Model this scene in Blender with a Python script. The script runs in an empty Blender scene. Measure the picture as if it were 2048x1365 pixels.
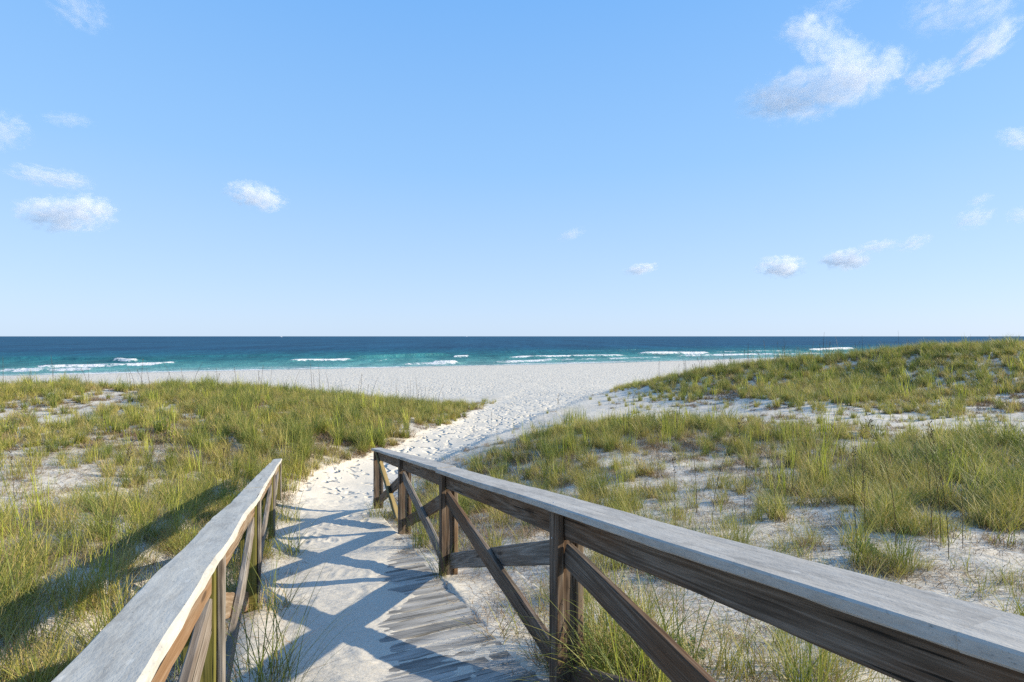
import bpy, math, random
import numpy as np
from mathutils import Matrix, Vector

R = math.radians
scene = bpy.context.scene
col = scene.collection
random.seed(7)
rng = np.random.default_rng(11)

# ---------------------------------------------------------------- camera, sky, sun, exposure
EYE = 5.0                                   # eye height above the sea (sea level is z = 0)
FPX = 1040.0                                # focal length in pixels of a 2048 wide picture
cam_d = bpy.data.cameras.new('camera'); cam = bpy.data.objects.new('camera', cam_d); col.objects.link(cam)
cam_d.sensor_width = 36; cam_d.lens = FPX / 2048 * 36
cam_d.shift_y = -9.5 / 2048
cam_d.clip_start = 0.05; cam_d.clip_end = 60000
cam.location = (0, 0, EYE); cam.rotation_euler = (R(90), 0, 0)
scene.camera = cam

SUN_EL, SUN_AZ = 23.0, 86.0                 # azimuth clockwise from +Y
world = bpy.data.worlds.new('World'); scene.world = world; world.use_nodes = True
wn = world.node_tree.nodes; wl = world.node_tree.links; wn.clear()
sky = wn.new('ShaderNodeTexSky'); sky.sky_type = 'NISHITA'; sky.sun_disc = False
sky.sun_elevation = R(SUN_EL); sky.sun_rotation = R(SUN_AZ)
sky.altitude = 0; sky.air_density = 1.0; sky.dust_density = 0.6; sky.ozone_density = 1.6
bg = wn.new('ShaderNodeBackground'); bg.inputs['Strength'].default_value = 0.15
wo = wn.new('ShaderNodeOutputWorld')
# the clear pale-to-blue gradient of the sky, the same in every direction, over the sky texture
wtc = wn.new('ShaderNodeTexCoord'); wsx = wn.new('ShaderNodeSeparateXYZ'); wl.new(wtc.outputs['Generated'], wsx.inputs[0])
wgr = wn.new('ShaderNodeValToRGB'); wl.new(wsx.outputs['Z'], wgr.inputs[0])
_e = wgr.color_ramp.elements
while len(_e) < 5: _e.new(.5)
for _k, (_p, _c) in enumerate([(0.0, (.56, .72, .93)), (.10, (.47, .67, .96)), (.30, (.30, .565, .95)), (.55, (.185, .455, .92)), (1.0, (.12, .32, .76))]):
    _e[_k].position = _p; _e[_k].color = (*_c, 1)
wvm = wn.new('ShaderNodeVectorMath'); wvm.operation = 'SCALE'; wvm.inputs['Scale'].default_value = 1.0 / .12 * .70
wl.new(wgr.outputs[0], wvm.inputs[0])
wmx = wn.new('ShaderNodeMix'); wmx.data_type = 'RGBA'; wmx.inputs[0].default_value = .88
wl.new(sky.outputs[0], wmx.inputs[6]); wl.new(wvm.outputs[0], wmx.inputs[7])
bg.inputs['Strength'].default_value = 0.12
wl.new(wmx.outputs[2], bg.inputs['Color']); wl.new(bg.outputs[0], wo.inputs['Surface'])

sd = bpy.data.lights.new('sun', 'SUN'); sun = bpy.data.objects.new('sun', sd); col.objects.link(sun)
sd.energy = 5.0; sd.angle = R(0.5); sd.color = (1.0, 0.87, 0.66)
sdir = Vector((math.sin(R(SUN_AZ)) * math.cos(R(SUN_EL)), math.cos(R(SUN_AZ)) * math.cos(R(SUN_EL)), math.sin(R(SUN_EL))))
sun.rotation_euler = sdir.to_track_quat('Z', 'Y').to_euler(); sun.location = (30, 0, 30)

vs = scene.view_settings
vs.view_transform = 'Standard'; vs.look = 'None'; vs.exposure = 0.65; vs.gamma = 1.0
vs.use_curve_mapping = False
scene.render.engine = 'CYCLES'
cy = scene.cycles
cy.use_denoising = False
cy.max_bounces = 16; cy.diffuse_bounces = 4; cy.glossy_bounces = 3; cy.transmission_bounces = 6; cy.transparent_max_bounces = 8; cy.volume_bounces = 14
cy.volume_step_rate = 0.16; cy.volume_max_steps = 256
cy.use_adaptive_sampling = False; cy.sample_clamp_indirect = 6.0

# ---------------------------------------------------------------- helpers
def tag(o, label=None, cat=None, group=None, kind=None):
    if label: o['label'] = label
    if cat: o['category'] = cat
    if group: o['group'] = group
    if kind: o['kind'] = kind
    return o

def empty(name, loc):
    o = bpy.data.objects.new(name, None); o.empty_display_size = .2
    col.objects.link(o); o.location = loc
    return o

def link(name, me, mat=None, parent=None, M=None):
    o = bpy.data.objects.new(name, me); col.objects.link(o)
    if mat is not None and len(me.materials) == 0: me.materials.append(mat)
    if parent is not None:
        o.parent = parent
        if M is not None: o.matrix_local = Matrix.Translation(-Vector(parent.location)) @ M
    elif M is not None:
        o.matrix_world = M
    return o

def mesh_np(name, V, F, smooth=True, attrs=None):
    me = bpy.data.meshes.new(name)
    V = np.asarray(V, dtype=np.float32); F = np.asarray(F, dtype=np.int32)
    k = F.shape[1]
    me.vertices.add(len(V)); me.vertices.foreach_set('co', V.ravel())
    me.loops.add(F.size); me.loops.foreach_set('vertex_index', F.ravel())
    me.polygons.add(len(F)); me.polygons.foreach_set('loop_start', np.arange(0, F.size, k, dtype=np.int32))
    me.update(calc_edges=True)
    me.polygons.foreach_set('use_smooth', np.full(len(F), smooth, dtype=bool))
    for n, a in (attrs or {}).items():
        a = np.asarray(a, dtype=np.float32)
        if a.ndim == 1:
            at_ = me.attributes.new(n, 'FLOAT', 'POINT'); at_.data.foreach_set('value', a)
        else:
            at_ = me.attributes.new(n, 'FLOAT_COLOR', 'POINT')
            at_.data.foreach_set('color', np.c_[a, np.ones(len(a))].astype(np.float32).ravel())
    me.validate(); me.update()
    return me

def grid_faces(nr, nc):
    i = np.arange((nr - 1) * (nc - 1)); a = i // (nc - 1) * nc + i % (nc - 1)
    return np.c_[a, a + 1, a + nc + 1, a + nc]

def _h(ix, iy, s):
    n = (ix.astype(np.int64) * 374761393 + iy.astype(np.int64) * 668265263 + s * 1442695041) & 0xffffffff
    n = ((n ^ (n >> 13)) * 1274126177) & 0xffffffff
    n = ((n ^ (n >> 16)) * 2246822519) & 0xffffffff
    return ((n ^ (n >> 15)) & 0xffff) / 65535.0

def vnoise(x, y, s=0):
    x = np.asarray(x, float); y = np.asarray(y, float)
    ix = np.floor(x); iy = np.floor(y); fx = x - ix; fy = y - iy
    ix = ix.astype(np.int64); iy = iy.astype(np.int64)
    u = fx * fx * fx * (fx * (fx * 6 - 15) + 10); v = fy * fy * fy * (fy * (fy * 6 - 15) + 10)
    a = _h(ix, iy, s); b = _h(ix + 1, iy, s); c = _h(ix, iy + 1, s); d = _h(ix + 1, iy + 1, s)
    return (a * (1 - u) + b * u) * (1 - v) + (c * (1 - u) + d * u) * v

def fbm(x, y, s=0, o=4):
    r_ = 0; a = .5; t = 0
    for k in range(o):
        r_ = r_ + a * vnoise(x * 2 ** k + 13.7 * k, y * 2 ** k - 7.1 * k, s + k); t += a; a *= .5
    return r_ / t                                                   # 0..1

def sstep(a, b, x):
    t = np.clip((x - a) / (b - a), 0, 1); return t * t * (3 - 2 * t)

# ---------------------------------------------------------------- the ramp's own frame
TH = math.atan2(1024 - 596, FPX)
SLOPE = (863 - 673) / math.hypot(428, FPX)
H0 = 1.45
U = np.array([-math.sin(TH), math.cos(TH)]); RR = np.array([math.cos(TH), math.sin(TH)])
def ramp(s, t, h=0.0):
    """a point s metres down the ramp, t metres to its right, h above the deck"""
    return Vector((s * U[0] + t * RR[0], s * U[1] + t * RR[1], EYE - H0 - SLOPE * s + h))
E3 = Vector((U[0], U[1], -SLOPE)).normalized()
R3 = Vector((RR[0], RR[1], 0)); N3 = R3.cross(E3).normalized()

# ---------------------------------------------------------------- terrain
shore_x = np.array([-3000, -300, -65, -38, -2, 16, 42, 100, 300, 3000.])
shore_y = np.array([-500, 5, 66, 76.5, 90, 97, 110, 138, 230, 1500.])
def yshore(x): return np.interp(x, shore_x, shore_y)

CP = np.array([  # X, Y, height under the eye
 (-3.8,11.8,-3.12),(-2.5,14.9,-3.22),(-1.4,19.4,-3.32),(.7,28.7,-3.5),(2,40,-3.8),(-3.1,9.2,-3.05),
 (-2.9,2.9,-1.75),(-4,5.8,-2.1),(-5.4,5.5,-2.0),(-9.3,10.5,-2.3),(-6.9,11.5,-2.5),(-15.7,17.7,-2.5),(-12,16,-2.52),
 (-19.5,22,-2.15),(-13,21.8,-2.27),(-9,20.5,-2.5),(-6.1,19.5,-2.75),(-5.05,12.4,-2.72),(-3.4,16.6,-3.0),(-1.5,20.3,-3.25),
 (-22,33,-4.0),(-10,31,-3.85),(-4,27,-3.6),(-8,40,-4.05),(-30,22,-2.2),(-40,24,-2.3),(-25,14,-2.4),
 (-18,9,-2.3),(-12,4,-2.0),(-8,0,-1.7),(-35,8,-2.2),
 (1.7,3.4,-1.98),(2.6,3.4,-1.95),(4.3,4.3,-2.0),(1.7,5.4,-2.2),(0,8.6,-2.7),(4.55,7,-2.22),(8.1,8.3,-2.2),(.85,11.6,-2.72),
 (5,11,-2.42),(3.1,14.2,-2.5),(-.3,13.5,-2.95),(8,14.4,-2.43),(11.9,14.1,-2.4),(6.8,18.9,-2.85),(5.1,23.5,-3.1),
 (5.9,31,-3.32),(9.6,28,-2.2),(10.5,29,-2.1),(15.5,28,-1.42),(20,27,-.86),(24.4,26,-.5),(10.5,19,-2.35),(15.6,18.5,-2.25),
 (15.6,24,-1.95),(19.6,22,-1.4),(8,25,-2.75),(12,38,-3.85),(20,38,-3.7),(28,38,-3.4),(32,27,-.6),(40,30,-1),(15,8,-2.1),(25,15,-1.8),
 (0,-3,-1.3),(6,0,-1.8),(0,-15,-1.5),(15,-5,-1.9),(-15,-8,-1.8),(3,1,-1.85),(30,0,-2)])
_d = np.sqrt(((CP[:, None, :2] - CP[None, :, :2]) ** 2).sum(-1) + 1.2 ** 2)
_w = np.linalg.solve(_d + np.eye(len(CP)) * 0.02, CP[:, 2] + 2.5)

def corridor(x, y):
    """1 on the sandy ramp and 0 away from it"""
    s = x * U[0] + y * U[1]; t = x * RR[0] + y * RR[1]
    return sstep(-1.5, -.55, t) * (1 - sstep(1.45, 2.4, t)) * (1 - sstep(8.5, 10.5, s)), s, t

def ground_raw(x, y):
    x = np.asarray(x, float); y = np.asarray(y, float)
    z = np.full(x.shape, -2.5)
    for k in range(len(CP)):
        z = z + _w[k] * np.sqrt((x - CP[k, 0]) ** 2 + (y - CP[k, 1]) ** 2 + 1.44)
    dist = np.hypot(x, y - 10)
    far = sstep(34, 52, dist)
    z = z * (1 - far) + (-2.2 + 1.5 * (fbm(x / 18, y / 18, 5) - .5)) * far
    w = y - yshore(x)
    w = np.where(w > 0, w, w * .93)
    zb = np.where(w < 0, -5 + .35 * (1 - np.exp(np.minimum(w, 0) / 6)) - .016 * w, -5 - .06 * w)
    zb = np.maximum(zb, -14)
    bl = sstep(-56, -46, w)
    return z * (1 - bl) + zb * bl

def ground(x, y):
    z = ground_raw(x, y)
    w = y - yshore(x)
    dune = 1 - sstep(-62, -50, w)
    z = z + dune * (.16 * (fbm(x / 2.6, y / 2.6, 21, 4) - .5) + .05 * (fbm(x / .7, y / .7, 31, 3) - .5))
    z = z + (1 - dune) * (.05 * (fbm(x / 1.2, y / 1.2, 41, 3) - .5))
    c, s, t = corridor(x, y)
    dz = -H0 - SLOPE * s + .02 * (fbm(x / .5, y / .5, 51, 3) - .5)
    dz = dz + .03 * sstep(-.15, -.6, t) - .02 * sstep(1.2, 1.5, t)
    return EYE + z * (1 - c) + dz * c

def at(px, py):
    """where the sight line through a point of the 2048 x 1365 photograph meets the terrain"""
    d = np.array([(px - 1024) / FPX, 1.0, -(py - 673) / FPX])
    ys = np.concatenate([np.arange(1.2, 40, .05), np.arange(40, 120, .5)])
    z = ground(d[0] * ys, ys)
    hit = np.nonzero(EYE + d[2] * ys < z)[0]
    k = hit[0] if len(hit) else len(ys) - 1
    return float(d[0] * ys[k]), float(ys[k]), float(z[k])

# ---------------------------------------------------------------- materials
def new_mat(name):
    m = bpy.data.materials.new(name); m.use_nodes = True
    nt = m.node_tree; nt.nodes.clear()
    out = nt.nodes.new('ShaderNodeOutputMaterial'); p = nt.nodes.new('ShaderNodeBsdfPrincipled')
    nt.links.new(p.outputs[0], out.inputs['Surface'])
    return m, nt, p, out

def nd(nt, typ, **kw):
    n = nt.nodes.new(typ)
    for k, v in kw.items():
        if k.startswith('i_'): n.inputs[int(k[2:]) if k[2:].isdigit() else k[2:].replace('_', ' ')].default_value = v
        else: setattr(n, k, v)
    return n

def ramp_node(nt, stops, fac=None):
    n = nt.nodes.new('ShaderNodeValToRGB'); e = n.color_ramp.elements
    while len(e) < len(stops): e.new(.5)
    for k, (p, c) in enumerate(stops):
        e[k].position = p; e[k].color = (*c, 1) if len(c) == 3 else c
    if fac is not None: nt.links.new(fac, n.inputs[0])
    return n

def mapping(nt, src, scale=(1, 1, 1), loc=(0, 0, 0), rot=(0, 0, 0)):
    m = nt.nodes.new('ShaderNodeMapping'); m.inputs['Scale'].default_value = scale
    m.inputs['Location'].default_value = loc; m.inputs['Rotation'].default_value = rot
    nt.links.new(src, m.inputs['Vector']); return m.outputs[0]

def noise(nt, vec, scale, detail=4, rough=.55, dist=0.0):
    n = nt.nodes.new('ShaderNodeTexNoise'); n.inputs['Scale'].default_value = scale
    n.inputs['Detail'].default_value = detail; n.inputs['Roughness'].default_value = rough
    n.inputs['Distortion'].default_value = dist
    nt.links.new(vec, n.inputs['Vector']); return n.outputs[0]

def mix(nt, fac, a, b, mode='MIX'):
    n = nt.nodes.new('ShaderNodeMix'); n.data_type = 'RGBA'; n.blend_type = mode
    for v, k in ((fac, 0), (a, 6), (b, 7)):
        if isinstance(v, bpy.types.NodeSocket): nt.links.new(v, n.inputs[k])
        elif k == 0: n.inputs[0].default_value = v
        else: n.inputs[k].default_value = (*v, 1)
    return n.outputs[2]

def mth(nt, op, a, b=None, clamp=False):
    n = nt.nodes.new('ShaderNodeMath'); n.operation = op; n.use_clamp = clamp
    for v, k in ((a, 0), (b, 1)):
        if v is None: continue
        if isinstance(v, bpy.types.NodeSocket): nt.links.new(v, n.inputs[k])
        else: n.inputs[k].default_value = v
    return n.outputs[0]

def bump(nt, p, h, strength, dist, prev=None):
    b = nt.nodes.new('ShaderNodeBump'); b.inputs['Strength'].default_value = strength
    b.inputs['Distance'].default_value = dist; nt.links.new(h, b.inputs['Height'])
    if prev is not None: nt.links.new(prev, b.inputs['Normal'])
    nt.links.new(b.outputs[0], p.inputs['Normal']); return b.outputs[0]

def sand_material(name, litter=True, foot=1.0):
    m, nt, p, _ = new_mat(name)
    pos = nt.nodes.new('ShaderNodeNewGeometry').outputs['Position']
    n1 = noise(nt, pos, 1.3, 5); n2 = noise(nt, pos, 60, 3, .7)
    c = ramp_node(nt, [(.3, (.53, .485, .395)), (.7, (.625, .575, .475))], n1).outputs[0]
    c = mix(nt, .18, c, ramp_node(nt, [(.35, (.42, .40, .37)), (.6, (.9, .89, .86))], n2).outputs[0])
    if litter:                                   # fine dead litter: brown flecks and threads
        at_ = nt.nodes.new('ShaderNodeAttribute'); at_.attribute_name = 'litter'
        wv = noise(nt, mapping(nt, pos, (1, 3.2, 1), rot=(0, 0, .7)), 9, 6, .75, 1.5)
        f = ramp_node(nt, [(.50, (0, 0, 0)), (.62, (1, 1, 1))], wv).outputs[0]
        f = mth(nt, 'MULTIPLY', f, at_.outputs['Fac'])
        c = mix(nt, mth(nt, 'MULTIPLY', f, .85), c, (.22, .16, .10))
    w_ = nt.nodes.new('ShaderNodeAttribute'); w_.attribute_name = 'wet'
    c = mix(nt, mth(nt, 'MULTIPLY', w_.outputs['Fac'], .55), c, (.36, .33, .30))
    nt.links.new(c, p.inputs['Base Color'])
    p.inputs['Roughness'].default_value = .9; p.inputs['Specular IOR Level'].default_value = .15
    b1 = bump(nt, p, noise(nt, pos, 140, 3, .7), .35, .004)
    vo = nd(nt, 'ShaderNodeTexVoronoi', feature='SMOOTH_F1'); vo.inputs['Scale'].default_value = 3.2
    vo.inputs['Smoothness'].default_value = .6
    dv = nt.nodes.new('ShaderNodeVectorMath'); dv.operation = 'ADD'
    nz = nt.nodes.new('ShaderNodeTexNoise'); nz.inputs['Scale'].default_value = 2.0
    nt.links.new(pos, nz.inputs['Vector']); nt.links.new(pos, dv.inputs[0]); nt.links.new(nz.outputs['Color'], dv.inputs[1])
    nt.links.new(dv.outputs[0], vo.inputs['Vector'])
    ft = nt.nodes.new('ShaderNodeAttribute'); ft.attribute_name = 'foot'
    hh = mth(nt, 'MULTIPLY', mth(nt, 'MINIMUM', vo.outputs['Distance'], .45), ft.outputs['Fac'])
    b2 = bump(nt, p, hh, .9 * foot, .22, b1)
    bump(nt, p, noise(nt, mapping(nt, pos, (1, 2.0, 1)), 7, 4, .6), .5, .03, b2)
    return m

def wood_material(name, dark, mid, light, tint=None, tint_amt=0.0, grain=1.0, side_dark=None):
    m, nt, p, _ = new_mat(name)
    oc = nt.nodes.new('ShaderNodeTexCoord').outputs['Object']
    oi = nt.nodes.new('ShaderNodeObjectInfo').outputs['Random']
    sh = nt.nodes.new('ShaderNodeCombineXYZ'); nt.links.new(mth(nt, 'MULTIPLY', oi, 37.0), sh.inputs[0])
    nt.links.new(mth(nt, 'MULTIPLY', oi, 11.0), sh.inputs[1])
    ad = nt.nodes.new('ShaderNodeVectorMath'); ad.operation = 'ADD'
    nt.links.new(oc, ad.inputs[0]); nt.links.new(sh.outputs[0], ad.inputs[1]); v = ad.outputs[0]
    big = noise(nt, mapping(nt, v, (.35, 7, 7)), 1.0, 2, .5)          # growth rings, strongly drawn out
    rings = mth(nt, 'SINE', mth(nt, 'MULTIPLY', big, 95.0 * grain))
    rings = mth(nt, 'MULTIPLY_ADD', rings, .5); rings.node.inputs[2].default_value = .5
    fine = noise(nt, mapping(nt, v, (5, 150, 150)), 1.0, 5, .65)
    blot = noise(nt, mapping(nt, v, (1.6, 7, 7)), 1.0, 5, .6)
    g = mth(nt, 'ADD', mth(nt, 'MULTIPLY', rings, .14), mth(nt, 'ADD', mth(nt, 'MULTIPLY', fine, .62), mth(nt, 'MULTIPLY', blot, .36)))
    c = ramp_node(nt, [(.34, dark), (.56, mid), (.78, light)], g).outputs[0]
    if tint is not None:
        tb = noise(nt, mapping(nt, v, (1.2, 5, 5), loc=(3, 2, 1)), 1.0, 4, .55)
        f = ramp_node(nt, [(.42, (0, 0, 0)), (.62, (1, 1, 1))], tb).outputs[0]
        c = mix(nt, mth(nt, 'MULTIPLY', f, tint_amt), c, tint)
    cr = noise(nt, mapping(nt, v, (1.4, 60, 60), loc=(9, 4, 2)), 1.0, 2, .5)      # drying cracks
    crk = ramp_node(nt, [(.30, (0, 0, 0)), (.345, (1, 1, 1))], cr).outputs[0]
    c = mix(nt, mth(nt, 'SUBTRACT', 1.0, crk), c, (.02, .018, .015))
    kn = nd(nt, 'ShaderNodeTexVoronoi'); kn.inputs['Scale'].default_value = 1.0
    nt.links.new(mapping(nt, v, (1.7, 8, 8), loc=(.3, .4, .2)), kn.inputs['Vector'])
    kf = ramp_node(nt, [(.08, (1, 1, 1)), (.13, (0, 0, 0))], kn.outputs['Distance']).outputs[0]
    c = mix(nt, mth(nt, 'MULTIPLY', kf, .7), c, (.045, .03, .02))
    nt.links.new(c, p.inputs['Base Color'])
    p.inputs['Roughness'].default_value = .85; p.inputs['Specular IOR Level'].default_value = .2
    hgt = mth(nt, 'ADD', mth(nt, 'MULTIPLY', fine, .6), mth(nt, 'ADD', mth(nt, 'MULTIPLY', rings, .25), crk))
    bump(nt, p, hgt, .8, .004)
    return m

def cap_material(name, base, lite, darkc):
    """weathered rail cap: silver fuzz with lichen specks"""
    m, nt, p, _ = new_mat(name)
    oc = nt.nodes.new('ShaderNodeTexCoord').outputs['Object']
    a = noise(nt, mapping(nt, oc, (14, 60, 60)), 1.0, 5, .7)
    b = noise(nt, mapping(nt, oc, (3, 9, 9)), 1.0, 6, .65)
    s = noise(nt, mapping(nt, oc, (60, 110, 110)), 1.0, 4, .75)
    c = ramp_node(nt, [(.3, darkc), (.5, base), (.72, lite)], mth(nt, 'ADD', mth(nt, 'MULTIPLY', a, .45), mth(nt, 'MULTIPLY', b, .55))).outputs[0]
    c = mix(nt, ramp_node(nt, [(.60, (0, 0, 0)), (.72, (.75, .75, .75))], s).outputs[0], c, tuple(x * .45 for x in darkc))
    vo = nd(nt, 'ShaderNodeTexVoronoi'); vo.inputs['Scale'].default_value = 1.0
    nt.links.new(mapping(nt, oc, (7, 16, 16)), vo.inputs['Vector'])
    wr = mth(nt, 'ADD', vo.outputs['Distance'], mth(nt, 'MULTIPLY', a, .25))
    c = mix(nt, ramp_node(nt, [(.20, (.55, .55, .55)), (.26, (0, 0, 0))], wr).outputs[0], c, tuple(min(1, x * 1.12) for x in lite))
    cr = noise(nt, mapping(nt, oc, (1.0, 46, 46), loc=(5, 1, 3)), 1.0, 2, .5)
    crk = ramp_node(nt, [(.27, (0, 0, 0)), (.31, (1, 1, 1))], cr).outputs[0]
    lg = noise(nt, mapping(nt, oc, (.8, 34, 34), loc=(2, 7, 1)), 1.0, 4, .6)
    c = mix(nt, .22, c, mix(nt, 1.0, c, ramp_node(nt, [(.34, (.62, .62, .62)), (.56, (1.28, 1.28, 1.27))], lg).outputs[0], 'MULTIPLY'))
    c = mix(nt, mth(nt, 'MULTIPLY', mth(nt, 'SUBTRACT', 1.0, crk), .85), c, tuple(x * .35 for x in darkc))
    nt.links.new(c, p.inputs['Base Color'])
    p.inputs['Roughness'].default_value = .95; p.inputs['Specular IOR Level'].default_value = .1
    bump(nt, p, mth(nt, 'ADD', mth(nt, 'MULTIPLY', s, .7), mth(nt, 'ADD', mth(nt, 'MULTIPLY', a, .5), mth(nt, 'MULTIPLY', crk, .6))), .6, .0035)
    return m

M_sand = sand_material('dune_sand')
M_path = sand_material('path_sand', litter=True, foot=.25)
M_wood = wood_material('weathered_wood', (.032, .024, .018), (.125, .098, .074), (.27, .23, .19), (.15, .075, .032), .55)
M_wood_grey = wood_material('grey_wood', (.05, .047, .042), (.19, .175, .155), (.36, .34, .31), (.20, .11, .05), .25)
M_wood_warm = wood_material('warm_wood', (.07, .052, .034), (.19, .145, .10), (.34, .29, .23), (.26, .13, .05), .5)
M_olive = wood_material('algae_green_wood', (.05, .045, .012), (.145, .125, .035), (.25, .22, .09), (.11, .115, .02), .6)
M_yellow = wood_material('yellow_wood', (.10, .075, .035), (.20, .155, .07), (.28, .235, .14), (.24, .175, .06), .5)
M_plank = wood_material('deck_wood', (.09, .088, .08), (.20, .195, .18), (.33, .325, .305), (.52, .50, .455), .9, .8)
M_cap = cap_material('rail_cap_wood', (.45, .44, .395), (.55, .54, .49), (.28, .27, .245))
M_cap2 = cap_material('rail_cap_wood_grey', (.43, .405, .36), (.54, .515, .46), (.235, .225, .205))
def flat_mat(name, c, rough=.6, metal=0.0):
    m, nt, p, _ = new_mat(name); p.inputs['Base Color'].default_value = (*c, 1)
    n = noise(nt, nt.nodes.new('ShaderNodeTexCoord').outputs['Object'], 30, 3)
    nt.links.new(mix(nt, .25, c, ramp_node(nt, [(.3, tuple(x * .6 for x in c)), (.7, c)], n).outputs[0]), p.inputs['Base Color'])
    p.inputs['Roughness'].default_value = rough; p.inputs['Metallic'].default_value = metal
    return m
M_screw = flat_mat('galvanised_screw', (.45, .46, .48), .45, .8)

# ---------------------------------------------------------------- ground sheet
def build_ground():
    f = np.radians(np.arange(-58, 58.01, .25))
    rest = np.radians(np.concatenate([np.arange(58, 302, 4.0)]))
    ang = np.concatenate([f, rest[1:], [f[0] + 2 * math.pi]])
    rad = [0.0, .35, .6]
    while rad[-1] < 75: rad.append(rad[-1] * 1.0115)
    while rad[-1] < 2500: rad.append(rad[-1] * 1.12)
    rad = np.array(rad)
    A, Q = np.meshgrid(ang, rad)
    X = Q * np.sin(A); Y = Q * np.cos(A)
    Z = ground(X, Y)
    s = X * U[0] + Y * U[1]; t = X * RR[0] + Y * RR[1]
    inside = sstep(-.74, -.64, t) * (1 - sstep(1.70, 1.80, t)) * (1 - sstep(10.5, 10.7, s)) * sstep(-.4, 0, s)
    Z = Z - .07 * inside                                        # the fine path sheet lies above this
    back = (s <= 0) & (t > -.9) & (t < 1.9) & (s > -4)
    Z = np.where(back, Z - .25, Z)
    w = Y - yshore(X)
    dune = 1 - sstep(-60, -52, w)
    foot = (1 - dune) * 1.0 + dune * .12
    lit = dune * np.clip(fbm(X / 1.7, Y / 1.7, 77, 4) * 2.2 - .65, 0, 1)
    pm = path_mask(X, Y); foot = np.maximum(foot, pm); lit = lit * (1 - pm)
    foot = foot * sstep(0, -7, w)
    wet = sstep(-9, -1.5, w + 5 * (fbm(X / 14, Y / 14, 3) - .5))
    me = mesh_np('ground', np.c_[X.ravel(), Y.ravel(), Z.ravel()], grid_faces(*X.shape)[:, ::-1], True,
                 {'litter': lit.ravel(), 'foot': foot.ravel(), 'wet': wet.ravel()})
    o = link('ground', me, M_sand); tag(o, kind='structure')

PATH = np.array([(-3.2, 8.5), (-3.55, 11.3), (-3.0, 13), (-2.1, 15.5), (-.9, 19.5), (1.0, 26), (3.5, 34), (6, 46)])
def path_mask(x, y):
    best = np.full(np.shape(x), 1e9)
    for k in range(len(PATH) - 1):
        a, b = PATH[k], PATH[k + 1]; ab = b - a
        q = np.clip(((x - a[0]) * ab[0] + (y - a[1]) * ab[1]) / (ab @ ab), 0, 1)
        wdt = .8 + .045 * np.clip(y - 9, 0, 40) + .12 * np.clip(y - 21, 0, 20)
        best = np.minimum(best, np.hypot(x - a[0] - q * ab[0], y - a[1] - q * ab[1]) / wdt)
    return 1 - sstep(.75, 1.15, best)
build_ground()

def build_path():
    s = np.arange(.0, 10.95, .0125); t = np.arange(-.9, 1.96, .0125)
    T, S = np.meshgrid(t, s)
    X = S * U[0] + T * RR[0]; Y = S * U[1] + T * RR[1]
    Z0 = ground(X, Y)
    plane = EYE - H0 - SLOPE * S
    on = sstep(-.55, -.3, T) * (1 - sstep(1.2, 1.245, T)) * (1 - sstep(8.6, 9.6, S))
    # how deep the blown sand lies on the deck: deep along the left edge and at the foot, thin on the right
    edge = np.interp(S, [0, 1.8, 2.6, 3.4, 4.4, 5.2, 6.0, 7], [-.1, .12, .36, .60, .74, .88, 1.18, 1.4])
    cover = sstep(.12, -.28, T - edge + .75 * (fbm(S * 1.6, T * .8, 61) - .5))
    n1 = fbm(S * 5.5 + .8 * T, T * 1.6, 63, 5) - .5
    n2 = fbm(S * 22, T * 9, 65, 4) - .5
    ph = np.arange(0, 400) * 0
    thick = -.0085 + .021 * cover + .019 * n1 + .010 * n2
    thick = thick + .05 * sstep(6.6, 8.4, S) + .035 * sstep(-.05, -.32, T)
    # scuffs and footprints
    for k in range(90):
        fs, ft = rng.uniform(1.5, 10.5), rng.uniform(-.1, 1.15); an = rng.uniform(-.5, .5)
        ds = (S - fs) * math.cos(an) + (T - ft) * math.sin(an); dt = -(S - fs) * math.sin(an) + (T - ft) * math.cos(an)
        q = (ds / .13) ** 2 + (dt / .05) ** 2
        msk = q < 5
        amp = (.004 if fs < 6.8 else .010)
        thick[msk] += amp * (-np.exp(-q[msk] * 1.4) + .5 * np.exp(-(np.sqrt(q[msk]) - 1.35) ** 2 * 6))
    off = .05 * (fbm(S * 1.3, T * 1.3, 67) - .5) + .02 * (fbm(S * 6, T * 6, 69) - .5)
    Z = on * (plane + thick) + (1 - on) * (Z0 + off + .012 * n2)
    rim = np.minimum(np.minimum(T + .9, 1.96 - T), np.minimum(S, 10.93 - S))
    Z = Z - .09 * (1 - sstep(0, .12, rim))
    lit = (1 - on) * np.clip(fbm(X / .5, Y / .5, 78, 4) * 2.4 - .6, 0, 1) * (1 - sstep(8, 10, S) * sstep(-.3, .2, T))
    lit = lit + on * .25 * sstep(.05, -.25, T)
    z0 = np.zeros_like(S)
    me = mesh_np('path', np.c_[X.ravel(), Y.ravel(), Z.ravel()], grid_faces(*S.shape)[:, ::-1], True,
                 {'litter': lit.ravel(), 'foot': (sstep(8, 10, S) * .8).ravel(), 'wet': z0.ravel()})
    tag(link('path', me, M_path), kind='structure')
build_path()

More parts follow.
